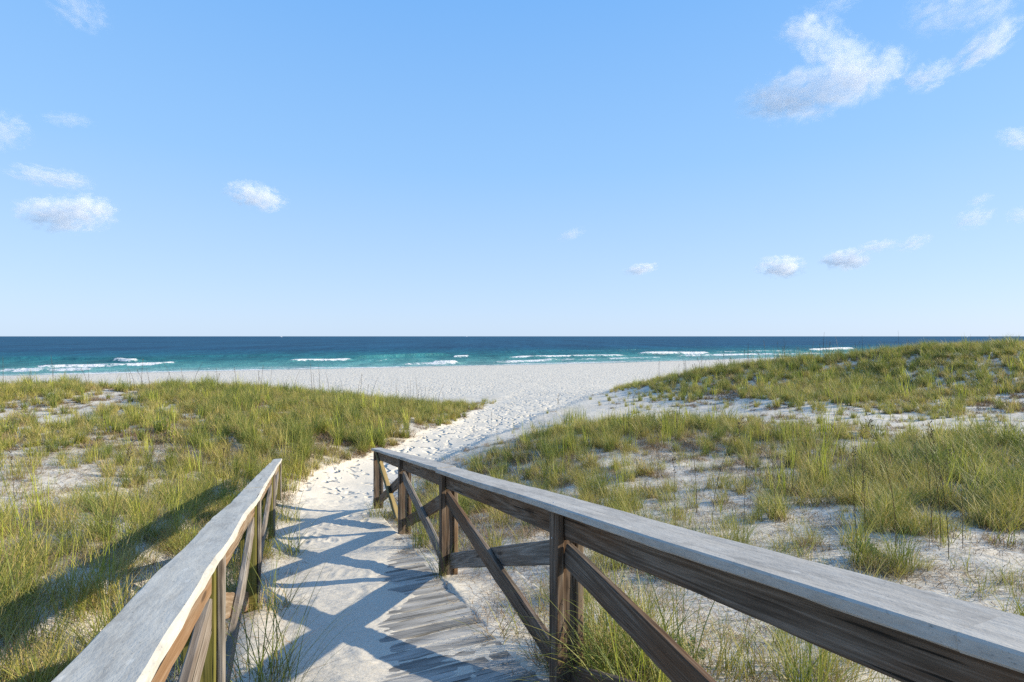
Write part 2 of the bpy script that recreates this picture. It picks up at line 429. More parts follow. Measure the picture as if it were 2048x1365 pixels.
# ---------------------------------------------------------------- sea
def sea_material():
    m, nt, p, out = new_mat('sea_water')
    pos = nt.nodes.new('ShaderNodeNewGeometry').outputs['Position']
    dp = nt.nodes.new('ShaderNodeAttribute'); dp.attribute_name = 'depth'
    fo = nt.nodes.new('ShaderNodeAttribute'); fo.attribute_name = 'foam'
    sw = noise(nt, mapping(nt, pos, (.02, .05, .0), rot=(0, 0, -.35)), 1.0, 4, .6)
    d = mth(nt, 'ADD', dp.outputs['Fac'], mth(nt, 'MULTIPLY', mth(nt, 'SUBTRACT', sw, .5), .22))
    c = ramp_node(nt, [(0, (.20, .36, .34)), (.07, (.08, .26, .25)), (.20, (.022, .155, .17)), (.42, (.012, .105, .16)), (.7, (.012, .078, .145)), (1, (.016, .084, .150))], d).outputs[0]
    st1 = noise(nt, mapping(nt, pos, (.30, .055, .0)), 1.0, 5, .7)
    st2 = noise(nt, mapping(nt, pos, (.035, .006, .0)), 1.0, 5, .7)
    st = mth(nt, 'ADD', mth(nt, 'MULTIPLY', st1, .5), mth(nt, 'MULTIPLY', st2, .5))
    c = mix(nt, .5, c, mix(nt, 1.0, c, ramp_node(nt, [(.40, (.25, .32, .40)), (.60, (1.65, 1.65, 1.6))], st).outputs[0], 'MULTIPLY'))
    fn = noise(nt, mapping(nt, pos, (.9, 1.6, 1)), 1.0, 7, .72, .6)
    ff = mth(nt, 'ADD', fo.outputs['Fac'], mth(nt, 'MULTIPLY', mth(nt, 'SUBTRACT', fn, .55), 2.2))
    f = ramp_node(nt, [(.42, (0, 0, 0)), (.62, (1, 1, 1))], ff).outputs[0]
    f = mth(nt, 'MULTIPLY', f, mth(nt, 'MULTIPLY', fo.outputs['Fac'], 1.9, clamp=True))
    c2 = mix(nt, f, c, (.70, .72, .72))
    nt.links.new(c2, p.inputs['Base Color'])
    r_ = mix(nt, f, (.28, .28, .28), (.9, .9, .9)); nt.links.new(r_, p.inputs['Roughness'])
    p.inputs['IOR'].default_value = 1.33; p.inputs['Specular IOR Level'].default_value = .07
    h1 = noise(nt, mapping(nt, pos, (.35, .8, .3), rot=(0, 0, -.3)), 1.0, 6, .65)
    b1 = bump(nt, p, h1, .8, 1.1)
    b2 = bump(nt, p, noise(nt, mapping(nt, pos, (1.5, 3.0, 1)), 1.0, 5, .6), .7, .25, b1)
    p.inputs['Specular IOR Level'].default_value = 0.0
    gl = nt.nodes.new('ShaderNodeBsdfGlossy'); gl.inputs['Roughness'].default_value = .42; nt.links.new(b2, gl.inputs['Normal'])
    df = nt.nodes.new('ShaderNodeBsdfDiffuse'); nt.links.new(c2, df.inputs['Color']); nt.links.new(b2, df.inputs['Normal'])
    ms = nt.nodes.new('ShaderNodeMixShader'); nt.links.new(mth(nt, 'MULTIPLY', mth(nt, 'SUBTRACT', 1.0, f), .09), ms.inputs[0])
    nt.links.new(df.outputs[0], ms.inputs[1]); nt.links.new(gl.outputs[0], ms.inputs[2]); nt.links.new(ms.outputs[0], out.inputs['Surface'])
    nt.nodes.remove(p)
    return m

def sea_at(px, py):
    y = EYE * FPX / (py - 673); return (px - 1024) / FPX * y, y
BREAK = []   # x0, x1, distance off the shore, height, foam
for (xa, ya, xb, yb, hgt, fm) in [
    (225, 723.5, 275, 724, .75, 1.0), (60, 736, 340, 730, .30, .95), (270, 729, 350, 727, .3, .8), (0, 742, 190, 741, .25, .75),
    (0, 719, 330, 722, .55, .1), (575, 725.5, 705, 722, .55, 1.0), (720, 724, 860, 722, .35, .35), (700, 718, 900, 713, .75, .10),
    (905, 715, 940, 714, .4, .9), (800, 731, 920, 728, .35, .55), (865, 729.5, 915, 728.5, .35, 1.0),
    (985, 726, 1110, 722, .3, .75), (1010, 719, 1250, 712.5, .55, .95), (1275, 711, 1420, 708.5, .8, 1.1),
    (1100, 722, 1330, 716, .25, .6), (1350, 714, 1560, 709, .4, .8), (1420, 707, 1600, 704, .45, .5), (1615, 702.5, 1710, 700, .9, 1.1),
    (1000, 706, 1300, 701, .5, .05), (350, 716, 560, 712, .45, .06), (1500, 712, 1800, 705, .3, .7)]:
    x0, y0 = sea_at(xa, ya); x1, y1 = sea_at(xb, yb)
    BREAK.append((x0, x1, y0 - yshore(x0), y1 - yshore(x1), hgt, fm))

def build_sea():
    xs = np.concatenate([[-30000, -9000, -3000, -1200, -600, -350], np.arange(-230, -95, 6), np.arange(-95, 190, .55), np.arange(190, 420, 8), [500, 800, 1500, 3500, 9000, 30000]])
    ws = np.concatenate([np.arange(-5, 75, .5), 75 * 1.045 ** np.arange(1, 90)])
    ws = np.concatenate([ws, [6000, 12000, 30000]])
    X, W = np.meshgrid(xs, ws)
    flat_ = sstep(300, 3000, W)
    Y = W + yshore(X) * (1 - flat_) + flat_ * 80
    Y = np.where(W > 20000, 45000, Y)
    wav = 1 - sstep(90, 260, W)
    Z = wav * sstep(-1, 9, W) * (.30 * (fbm(X / 16 + 3, (W + .12 * X) / 5.5, 81, 3) - .5) + .14 * (fbm(X / 3.2, W / 1.5, 85, 3) - .5))
    Z = Z + sstep(2, 20, W) * wav * .10 * np.sin((W + 5 * fbm(X / 30, W / 30, 87)) * 2 * math.pi / 11)
    foam = np.zeros_like(X)
    for k, (x0, x1, w0, w1, hgt, fm) in enumerate(BREAK):
        q = (X - x0) / (x1 - x0); inr = (q > -.25) & (q < 1.25)
        wc = w0 + (w1 - w0) * q + 1.6 * (fbm(X / 9, X * 0, 90 + k) - .5)
        e = sstep(-.12, .12, q) * (1 - sstep(.88, 1.12, q)) * inr
        u_ = W - wc
        Z = Z + e * hgt * np.where(u_ < 0, np.exp(-(u_ / .8) ** 2), np.exp(-(u_ / 2.6) ** 2))
        br = .55 + .9 * fbm(X / 2.4, X * 0 + k, 120 + k, 4)
        foam = np.maximum(foam, e * fm * br * np.where(u_ < 0, np.exp(-(u_ / (1.0 + 1.5 * (hgt < .5))) ** 2), np.exp(-(u_ / 1.1) ** 2)))
    edge_w = 1.3 * (fbm(X / 7, X * 0, 140, 4) - .5) * 2
    wash = np.exp(-((W - edge_w - .4) / .9) ** 2) * .75 + .5 * sstep(16, 3, W) * sstep(.50, .56, fbm(X / 11, W / 2.5, 142))
    foam = np.maximum(foam, wash)
    Z = Z + .05 * sstep(-3, 0, W)
    depth = np.clip(W, 0, None) / 210.0
    me = mesh_np('sea', np.c_[X.ravel(), Y.ravel(), Z.ravel()], grid_faces(*X.shape), True,
                 {'depth': np.clip(depth, 0, 1).ravel(), 'foam': np.clip(foam, 0, 1).ravel()})
    tag(link('sea', me, sea_material()), kind='structure')
build_sea()

# ---------------------------------------------------------------- boards
def board_mesh(name, L, W, T, warp=.004, seed=0, cham=.004, n=None, ends=(0, 0)):
    """a sawn board: X along it, Y its width, Z its thickness; worn arrises, slightly warped"""
    n = n or max(4, int(L / .07))
    cs = [(-W/2 + cham, -T/2), (0, -T/2), (W/2 - cham, -T/2), (W/2, -T/2 + cham), (W/2, T/2 - cham), (W/2 - cham, T/2), (W/4, T/2), (0, T/2), (-W/4, T/2), (-W/2 + cham, T/2), (-W/2, T/2 - cham), (-W/2, -T/2 + cham)]
    k = len(cs); xs = np.linspace(-L/2, L/2, n + 1)
    V = []
    wy = (fbm(xs * 1.3 + seed * 3.1, xs * 0 + seed, 7, 2) - .5) * 2 * warp
    wz = (fbm(xs * .9 + seed * 5.7, xs * 0 + seed + 9, 8, 2) - .5) * 2 * warp * .7
    for i, x in enumerate(xs):
        for j, (y, z) in enumerate(cs):
            e = (vnoise(x * 9 + seed * 17.0 + j * 3, j * 5.3 + seed, 9) - .5) * min(.5 * cham + warp * .35, .006)
            sx = 1 if y > 0 else (-1 if y < 0 else 0); sz = 1 if z > 0 else -1
            xx = x + (ends[0] * y if i == 0 else ends[1] * y if i == n else 0)
            V.append((xx, y + wy[i] + e * sx, z + wz[i] + e * .4 * sz))
    F = []
    for i in range(n):
        for j in range(k):
            a = i * k + j; b = i * k + (j + 1) % k
            F.append((a, b, b + k, a + k))
    me = bpy.data.meshes.new(name)
    me.from_pydata([tuple(map(float, v)) for v in V], [], [f[::-1] for f in F] + [tuple(range(k)), tuple(range(n * k + k - 1, n * k - 1, -1))])
    me.update()
    return me

def frame(c, xd, zd):
    x = Vector(xd).normalized(); z = Vector(zd); z = (z - x * z.dot(x)).normalized(); y = z.cross(x)
    M = Matrix((x, y, z)).transposed().to_4x4(); M.translation = c
    return M

seed_ = [1]
def board(name, a, b, W, T, facing, mat, parent, warp=.004, cham=.004, n=None, ends=(0, 0)):
    """a board from a to b whose broad face looks along 'facing'"""
    a = Vector(a); b = Vector(b); seed_[0] += 1
    me = board_mesh(name, (b - a).length, W, T, warp, seed_[0] % 97 + .37, cham, n, ends)
    return link(name, me, mat, parent, frame((a + b) / 2, b - a, facing))

UP = Vector((0, 0, 1))
# the ramp deck with its planks -------------------------------------------------
deck = empty('ramp_deck', ramp(4, .45, -.2))
tag(deck, 'grey plank ramp half buried in white sand between the two railings', 'boardwalk')
PITCH = .166
k = 0; s = -2.2
while s < 8.9:
    jit = random.uniform(-.018, .022)
    dz = random.uniform(-.0035, .0035)
    o = board('plank', ramp(s, -.34, -.019 + dz), ramp(s, 1.222 + jit, -.019 + dz + random.uniform(-.003, .003)),
              PITCH - random.uniform(.012, .020), .038, N3, M_plank, deck, .0025, .005, 14)
    s += PITCH; k += 1
for t in (-.25, .45, 1.12):
    board('joist', ramp(-2.3, t, -.115), ramp(8.9, t, -.115), .14, .04, R3, M_wood, deck, .004)

# railings ------------------------------------------------------------------------
def hr(s): return .922 + .0104 * s           # cap underside over the deck, right railing
def hl(s): return .985 - .0055 * s           # left railing

right = empty('wooden_railing', ramp(4, 1.3, -.1))
tag(right, 'long dark wooden railing with its shaded face toward the plank ramp, nearest on the right', 'railing', 'railings of the ramp')
RP = [9.45, 7.0, 4.80, 2.45, .05, -2.3]
for i, s in enumerate(RP):
    h = hr(s); base = -.45
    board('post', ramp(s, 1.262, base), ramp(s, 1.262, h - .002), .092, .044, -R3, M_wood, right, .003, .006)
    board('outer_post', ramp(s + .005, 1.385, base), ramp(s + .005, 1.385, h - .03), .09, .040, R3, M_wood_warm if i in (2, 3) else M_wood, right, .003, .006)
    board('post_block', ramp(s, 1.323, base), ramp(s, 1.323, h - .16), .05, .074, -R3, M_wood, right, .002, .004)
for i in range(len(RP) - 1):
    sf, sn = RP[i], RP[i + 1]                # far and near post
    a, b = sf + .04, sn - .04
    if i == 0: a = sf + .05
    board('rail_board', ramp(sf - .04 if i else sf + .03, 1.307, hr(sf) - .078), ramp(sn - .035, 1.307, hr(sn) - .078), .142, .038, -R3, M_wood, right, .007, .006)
    # the brace on the deck side falls towards the near post, the one behind it rises
    ma = None if i == 0 else (M_wood_grey if i == 1 else M_wood)
    if i == 0: board('brace', ramp(sf - .03, 1.30, hr(sf) - .05), ramp(sn + .30, 1.295, .10), .15, .036, R3 * .45 - E3 * .9, M_yellow, right, .012, .006)['label'] = 'twisted yellowish brace catching the sun'
    else: board('brace', ramp(sf - .03, 1.306, hr(sf) - .235), ramp(sn + .03, 1.306, .10), .135, .036, -R3, ma, right, .007, .006, None, (.35, .35))
    lo = .05 if i == 3 else .13
    board('brace', ramp(sf - .03, 1.346, lo), ramp(sn + .03, 1.346, hr(sn) - .235), .135, .036, -R3, M_wood_grey if i == 2 else M_wood, right, .006, .006, None, (-.35, -.35))
caps = [(9.62, 7.55, 1.222, 1.402, .0), (7.55, 4.83, 1.222, 1.41, .004), (4.82, .617, 1.205, 1.40, .0), (.614, -2.5, 1.205, 1.40, .002)]
for i, (s0, s1, ta, tb, up) in enumerate(caps):
    tm = (ta + tb) / 2
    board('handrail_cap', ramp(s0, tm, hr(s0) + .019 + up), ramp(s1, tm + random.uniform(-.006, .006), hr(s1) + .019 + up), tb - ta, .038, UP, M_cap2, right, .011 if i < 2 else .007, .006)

left = empty('wooden_railing', ramp(4, -.35, -.1))
tag(left, 'sunlit wooden railing with a pale cap, leading away beside the grass at the ramp edge', 'railing', 'railings of the ramp')
LP = [10.3, 7.55, 4.65, 2.42, .0, -2.4]
for i, s in enumerate(LP):
    h = hl(s); base = -.45
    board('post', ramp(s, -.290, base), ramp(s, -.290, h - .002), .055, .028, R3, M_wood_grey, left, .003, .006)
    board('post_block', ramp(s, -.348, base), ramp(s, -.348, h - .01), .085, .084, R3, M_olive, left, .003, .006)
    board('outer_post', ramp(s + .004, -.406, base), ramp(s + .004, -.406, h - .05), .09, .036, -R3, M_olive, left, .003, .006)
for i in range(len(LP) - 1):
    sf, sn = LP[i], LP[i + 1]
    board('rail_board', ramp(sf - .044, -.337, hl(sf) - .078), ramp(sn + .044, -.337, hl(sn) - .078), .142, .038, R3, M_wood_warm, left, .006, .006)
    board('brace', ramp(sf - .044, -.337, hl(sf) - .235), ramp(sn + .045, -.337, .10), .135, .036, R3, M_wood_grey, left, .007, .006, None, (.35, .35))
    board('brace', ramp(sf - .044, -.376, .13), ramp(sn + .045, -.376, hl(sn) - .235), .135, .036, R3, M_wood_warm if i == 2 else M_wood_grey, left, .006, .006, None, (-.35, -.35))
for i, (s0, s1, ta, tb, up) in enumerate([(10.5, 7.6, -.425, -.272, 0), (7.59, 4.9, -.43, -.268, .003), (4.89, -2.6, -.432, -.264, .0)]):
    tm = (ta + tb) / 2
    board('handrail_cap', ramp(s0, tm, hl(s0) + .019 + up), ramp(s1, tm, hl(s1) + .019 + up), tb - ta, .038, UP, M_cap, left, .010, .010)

def screw_mesh():
    V = [(0, 0, .0018)]; n = 8
    for rr_, z in ((.0035, .0018), (.0055, .0)):
        for j in range(n): V.append((rr_ * math.cos(j * math.tau / n), rr_ * math.sin(j * math.tau / n), z))
    F = [(0, 1 + j, 1 + (j + 1) % n) for j in range(n)] + [(1 + j, 1 + n + j, 1 + n + (j + 1) % n, 1 + (j + 1) % n) for j in range(n)]
    me = bpy.data.meshes.new('screw'); me.from_pydata(V, [], F); me.update(); return me
sm = screw_mesh()
for par, ps, tt, hh_ in ((right, RP, (1.25, 1.37), hr), (left, LP, (-.31, -.40), hl)):
    for s in ps[1:5]:
        for t in tt: link('screw', sm, M_screw, par, frame(ramp(s + random.uniform(-.02, .02), t, hh_(s) + .0395), R3, UP))
for i in range(26, 52):
    s = -2.2 + PITCH * i
    for ds in (.035, .10): link('screw', sm, M_screw, deck, frame(ramp(s + ds, 1.12 + random.uniform(-.01, .01), .0012), E3, N3))
for s in RP[1:4]:
    for h in (.80, .22): link('screw', sm, M_screw, right, frame(ramp(s + .01, 1.2395, h), E3, -R3))

# ---------------------------------------------------------------- grass
def blade_material(name, stops, base_c, tipc, trans=.35):
    m, nt, p, out = new_mat(name)
    a = nt.nodes.new('ShaderNodeAttribute'); a.attribute_name = 'blade'
    sp = nt.nodes.new('ShaderNodeSeparateColor'); nt.links.new(a.outputs['Color'], sp.inputs[0])
    oi = nt.nodes.new('ShaderNodeObjectInfo').outputs['Random']
    g = mth(nt, 'ADD', mth(nt, 'MULTIPLY', sp.outputs[1], .75), mth(nt, 'MULTIPLY', oi, .25))
    c = ramp_node(nt, stops, g).outputs[0]
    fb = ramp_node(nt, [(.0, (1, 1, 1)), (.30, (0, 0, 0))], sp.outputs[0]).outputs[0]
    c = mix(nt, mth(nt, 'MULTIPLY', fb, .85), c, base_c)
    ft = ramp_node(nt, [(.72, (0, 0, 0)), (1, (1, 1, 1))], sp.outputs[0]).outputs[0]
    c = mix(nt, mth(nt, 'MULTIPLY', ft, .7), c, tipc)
    nt.links.new(c, p.inputs['Base Color'])
    p.inputs['Roughness'].default_value = .5; p.inputs['Specular IOR Level'].default_value = .25
    tr = nt.nodes.new('ShaderNodeBsdfTranslucent'); nt.links.new(c, tr.inputs['Color'])
    ms = nt.nodes.new('ShaderNodeMixShader'); ms.inputs[0].default_value = trans
    nt.links.new(p.outputs[0], ms.inputs[1]); nt.links.new(tr.outputs[0], ms.inputs[2]); nt.links.new(ms.outputs[0], out.inputs['Surface'])
    return m
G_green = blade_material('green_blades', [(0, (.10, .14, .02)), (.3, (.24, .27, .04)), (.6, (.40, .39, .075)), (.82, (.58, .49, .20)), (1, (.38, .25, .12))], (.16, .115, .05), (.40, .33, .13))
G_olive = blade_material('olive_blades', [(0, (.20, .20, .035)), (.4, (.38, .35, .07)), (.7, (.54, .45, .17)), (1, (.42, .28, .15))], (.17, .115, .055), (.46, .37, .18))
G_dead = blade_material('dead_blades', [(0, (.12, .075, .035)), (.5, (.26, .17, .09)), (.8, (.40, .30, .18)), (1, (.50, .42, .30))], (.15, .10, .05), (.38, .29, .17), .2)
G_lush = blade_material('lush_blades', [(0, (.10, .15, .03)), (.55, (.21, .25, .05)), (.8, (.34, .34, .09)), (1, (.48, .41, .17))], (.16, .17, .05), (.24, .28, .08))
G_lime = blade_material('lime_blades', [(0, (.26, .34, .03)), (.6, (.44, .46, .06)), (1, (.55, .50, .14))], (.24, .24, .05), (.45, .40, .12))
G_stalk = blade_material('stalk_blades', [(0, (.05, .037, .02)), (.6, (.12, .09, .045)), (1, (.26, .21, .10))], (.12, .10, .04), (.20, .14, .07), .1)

def tuft(n, rad, hmin, hmax, width, seg, tilt=(.05, .6), bend=(.3, 1.3), curl=0.0, r=None, wind=.10, flop=.0):
    """n narrow arching blades; returns verts, quads, attribute (height along blade, random)"""
    r = r or rng
    V = []; A = []; F = []
    ph = r.uniform(0, 2 * np.pi, n); rr_ = rad * np.sqrt(r.uniform(0, 1, n))
    L = r.uniform(hmin, hmax, n); ti = r.uniform(*tilt, n); be = r.uniform(*bend, n); cc = r.uniform(0, 1, n)
    q = np.linspace(0, 1, seg + 1)
    base = 0
    for i in range(n):
        pb = r.uniform(0, 2 * np.pi)
        x, y, z = rr_[i] * math.cos(pb), rr_[i] * math.sin(pb), -.02
        a = ti[i]; az = ph[i]; w0 = width * r.uniform(.6, 1.25); st = L[i] / seg
        side_tw = r.uniform(-.9, .9)
        if r.uniform() < flop: be[i] *= 2.2
        for k in range(seg + 1):
            h = q[k]
            sx, sy = -math.sin(az + side_tw), math.cos(az + side_tw)
            w = w0 * (1 - h ** 1.6) * .5 + .0004
            V.append((x + sx * w, y + sy * w, z)); V.append((x - sx * w, y - sy * w, z))
            A.append((h, cc[i], 0)); A.append((h, cc[i], 0))
            if k < seg:
                a2 = a + be[i] * (h ** 1.2)
                x += st * math.sin(a2) * math.cos(az) - wind * st * h; y += st * math.sin(a2) * math.sin(az); z += st * math.cos(a2)
                z = max(z, .004)
                az += curl * r.uniform(-1, 1)
                F.append((base, base + 1, base + 3, base + 2)); base += 2
        base += 2
    return np.array(V), np.array(F), np.array(A)

protos = bpy.data.collections.new('grass_shapes')        # source shapes, not in the scene themselves
names_ = []
def proto(kind_, V, F, A, mat):
    me = mesh_np('grass_shape', V, F, True, {'blade': A}); me.materials.append(mat)
    o = bpy.data.objects.new('%03d_grass_shape' % len(names_), me); protos.objects.link(o); names_.append(kind_)
for lod, (n, w, seg) in enumerate([(80, .0048, 6), (72, .0072, 4), (64, .013, 3)]):
    for v in range(3):
        proto(('green', lod), *tuft(n, .13, .28, .62, w, seg), G_green)
        proto(('olive', lod), *tuft(n, .15, .25, .55, w, seg, tilt=(.05, .8)), G_olive)
    for v in range(2):
        proto(('lime', lod), *tuft(n // 6, .16, .55, .95, w * 1.5, seg, tilt=(.0, .28), bend=(.05, .5)), G_lime)
        proto(('dead', lod), *tuft(int(n * .9), .20, .14, .34, w, seg, tilt=(.3, 1.3), bend=(.2, 1.7), curl=.5), G_dead)
        proto(('lush', lod), *tuft(n, .11, .38, .78, w * 1.15, seg, tilt=(.02, .5), bend=(.4, 1.6)), G_lush)
        proto(('sparse', lod), *tuft(int(n * .28), .12, .2, .5, w, seg), G_green)
        proto(('litter', lod), *tuft(int(n * .5), .32, .08, .28, w * .8, seg, tilt=(1.2, 1.56), bend=(0, .3), curl=.7), G_dead)
idx = {}
for i, k_ in enumerate(names_): idx.setdefault(k_, []).append(i)

# how thickly the grass stands, read off the photograph as points on the terrain
DP = [(50,800,.5),(110,815,.4),(250,805,.45),(400,795,.75),(600,810,.9),(750,840,.95),(50,775,.95),(250,775,.95),(450,780,.95),(700,860,.95),
 (50,860,.55),(200,880,.5),(350,870,.65),(500,880,.8),(100,930,.40),(250,950,.5),(400,940,.7),(550,930,.85),(620,915,.92),(50,1000,.36),(200,1020,.45),
 (350,1030,.6),(450,1000,.8),(100,1100,.6),(250,1130,.6),(50,1200,.7),(150,1250,.6),(200,1180,.4),(380,1090,.55),(0,1340,.85),(640,890,.97),(780,870,.95),
 (840,835,.9),(930,832,.6),(0,930,.33),(690,1000,0),(720,960,0),(760,940,.1),(850,905,0),(900,865,0),(1000,845,0),(990,880,.03),(930,890,0),(660,925,.95),(700,925,.95),(740,905,.95),(790,890,.95),
 (300,1200,.45),(420,1120,.6),
 (700,780,0),(900,790,0),(1050,770,0),(1200,760,0),
 (1010,925,.75),(1100,895,.78),(1200,885,.62),(1300,870,.75),(1400,858,.8),(1500,862,.75),(1150,950,.5),(1250,930,.4),(1350,940,.32),(1450,970,.3),
 (1500,930,.5),(1600,885,.68),(1600,960,.5),(1700,900,.5),(1750,950,.75),(1850,940,.95),(1950,910,.9),(2030,950,.9),(2000,1000,.85),(1850,1000,.6),
 (1700,1030,.45),(1500,1010,.35),(1400,1020,.25),(1300,1000,.45),(1200,1000,.4),(1300,1080,.42),(1450,1080,.45),(1600,1100,.32),(1750,1120,.4),
 (1900,1080,.38),(2000,1130,.3),(1950,1200,.35),(1850,1180,.5),(1000,1200,.12),(1100,1200,.4),(1250,1200,.45),(1300,1300,.75),(1450,1300,.55),
 (1550,1280,.45),(1000,1100,.3),(950,1050,.5),(900,1000,.55),(1050,1040,.5),
 (1250,820,0),(1350,838,.05),(1450,822,.03),(1550,832,.22),(1650,842,.22),(1720,835,.3),(1850,852,.2),(2000,865,.25),(1900,830,.4),(1250,795,0),
 (1240,775,.6),(1350,765,.9),(1450,755,.95),(1600,745,.97),(1800,730,.92),(2000,715,.85),(1500,790,.7),(1600,800,.6),(1700,790,.9),(1850,800,.85),
 (2000,800,.7),(1350,792,.45),(1950,760,.55)]
DW = []
for (px, py, d) in DP:
    x, y, z = at(px, py); DW.append((x, y, d))
DW = np.array(DW)
def density(x, y):
    a = x / np.maximum(y, .5); b = np.log(np.maximum(y, .5)) * .55
    da = DW[:, 0] / DW[:, 1]; db = np.log(DW[:, 1]) * .55
    num = np.zeros_like(x); den = np.zeros_like(x) + 1e-9
    for k in range(len(DW)):
        w = np.exp(-((a - da[k]) ** 2 + (b - db[k]) ** 2) / (2 * .055 ** 2)) + 1e-7
        num += w * DW[k, 2]; den += w
    return num / den

def grass_points():
    xs, ys = [], []
    for (r0, r1, dens_) in ((1.0, 9, 38), (9, 16, 28), (16, 45, 20)):
        nn = int((r1 ** 2 - r0 ** 2) * R(112) / 2 * dens_)
        rr_ = np.sqrt(rng.uniform(r0 ** 2, r1 ** 2, nn)); an = rng.uniform(R(-56), R(56), nn)
        xs.append(rr_ * np.sin(an)); ys.append(rr_ * np.cos(an))
    x = np.concatenate(xs); y = np.concatenate(ys)
    # grass outside the view too, so that the dunes go on beyond the frame
    nn = 2600; rr_ = np.sqrt(rng.uniform(4, 24 ** 2, nn)); an = rng.uniform(R(56), R(304), nn)
    x = np.r_[x, rr_ * np.sin(an)]; y = np.r_[y, rr_ * np.cos(an)]
    front = (np.abs(np.arctan2(x, y)) < R(56))
    d = 1.0 * np.where(front, density(x, np.maximum(y, .6)), .55)
    w = y - yshore(x)
    pm = path_mask(x, y)
    s = x * U[0] + y * U[1]; t = x * RR[0] + y * RR[1]
    on_deck = (t > -.30) & (t < 1.30) & (s < 9.9)
    near_rail = ((np.abs(t + .36) < .13) | (np.abs(t - 1.32) < .13)) & (s < 9.9)
    patch = .45 * fbm(x / 1.2, y / .8, 201, 3) + .55 * fbm(x / .42, y / .3, 205, 2)
    d = np.where(d > .1, np.clip(d, 0, 1) ** .86, d)
    patch = (patch - .26) / .48
    thin = rng.uniform(size=x.shape) < .34
    keep = ((patch < d * 1.12) | thin) & (w < -54) & (pm < .5) & ~on_deck & (d > .02)
    keep &= ~(near_rail & (rng.uniform(size=x.shape) < .5))
    keep &= rng.uniform(size=x.shape) < np.clip(d * 1.3 + .1, 0, 1)
    return x[keep], y[keep], np.where(thin & (patch >= d * 1.12), .2, d)[keep]

def scatter(name, x, y, variant, rotz, scale, label=None, kind='stuff'):
    z = ground(x, y) - .01
    me = bpy.data.meshes.new(name); me.vertices.add(len(x))
    me.vertices.foreach_set('co', np.c_[x, y, z].astype(np.float32).ravel())
    a = me.attributes.new('variant', 'INT', 'POINT'); a.data.foreach_set('value', variant.astype(np.int32))
    rot = np.c_[rng.normal(0, .08, len(x)), rng.normal(0, .08, len(x)), rotz].astype(np.float32)
    a = me.attributes.new('turn', 'FLOAT_VECTOR', 'POINT'); a.data.foreach_set('vector', rot.ravel())
    sc_ = np.c_[scale, scale, scale * rng.uniform(.8, 1.15, len(x))].astype(np.float32)
    a = me.attributes.new('size', 'FLOAT_VECTOR', 'POINT'); a.data.foreach_set('vector', sc_.ravel())
    me.update()
    o = bpy.data.objects.new(name, me); col.objects.link(o)
    ng = bpy.data.node_groups.new(name + '_scatter', 'GeometryNodeTree')
    ng.interface.new_socket('Geometry', in_out='INPUT', socket_type='NodeSocketGeometry')
    ng.interface.new_socket('Geometry', in_out='OUTPUT', socket_type='NodeSocketGeometry')
    gi = ng.nodes.new('NodeGroupInput'); go = ng.nodes.new('NodeGroupOutput')
    ip = ng.nodes.new('GeometryNodeInstanceOnPoints'); ci = ng.nodes.new('GeometryNodeCollectionInfo')
    ci.inputs['Collection'].default_value = protos; ci.inputs['Separate Children'].default_value = True
    ci.inputs['Reset Children'].default_value = True
    ip.inputs['Pick Instance'].default_value = True
    def attr(n, t):
        q = ng.nodes.new('GeometryNodeInputNamedAttribute'); q.data_type = t; q.inputs['Name'].default_value = n
        return next(s_ for s_ in q.outputs if s_.enabled)
    ng.links.new(gi.outputs[0], ip.inputs['Points']); ng.links.new(ci.outputs[0], ip.inputs['Instance'])
    ng.links.new(attr('variant', 'INT'), ip.inputs['Instance Index'])
    er = ng.nodes.new('FunctionNodeEulerToRotation'); ng.links.new(attr('turn', 'FLOAT_VECTOR'), er.inputs[0])
    ng.links.new(er.outputs[0], ip.inputs['Rotation']); ng.links.new(attr('size', 'FLOAT_VECTOR'), ip.inputs['Scale'])
    ng.links.new(ip.outputs[0], go.inputs[0])
    md = o.modifiers.new('scatter', 'NODES'); md.node_group = ng
    tag(o, kind=kind)
    return o

gx, gy, gd = grass_points()
dist = np.hypot(gx, gy); lod = np.where(dist < 6.5, 0, np.where(dist < 14, 1, 2))
cl = fbm(gx / 2.2, gy / 2.2, 301, 3); rn = rng.uniform(size=gx.shape)
kinds_ = np.where(rn < .24 + .42 * (cl > .545), 'dead', np.where(rn < .48, 'green', np.where(rn < .90, 'olive', 'lush')))
kinds_ = np.where((gd < .45) & (rn > .55), 'sparse', kinds_)
kinds_ = np.where((gd > .45) & (rng.uniform(size=gx.shape) < .05), 'lime', kinds_)
kinds_ = np.where((gd > .8) & (rn > .84), 'lush', kinds_)
var = np.array([random.choice(idx[(str(k_), int(l))]) for k_, l in zip(kinds_, lod)])
scl = rng.uniform(.5, 1.1, gx.shape) * (.64 + .42 * gd)
grp_green = kinds_ != 'dead'
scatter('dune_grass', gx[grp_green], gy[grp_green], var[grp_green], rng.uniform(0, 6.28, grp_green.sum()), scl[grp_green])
scatter('dead_grass', gx[~grp_green], gy[~grp_green], var[~grp_green], rng.uniform(0, 6.28, (~grp_green).sum()), scl[~grp_green])

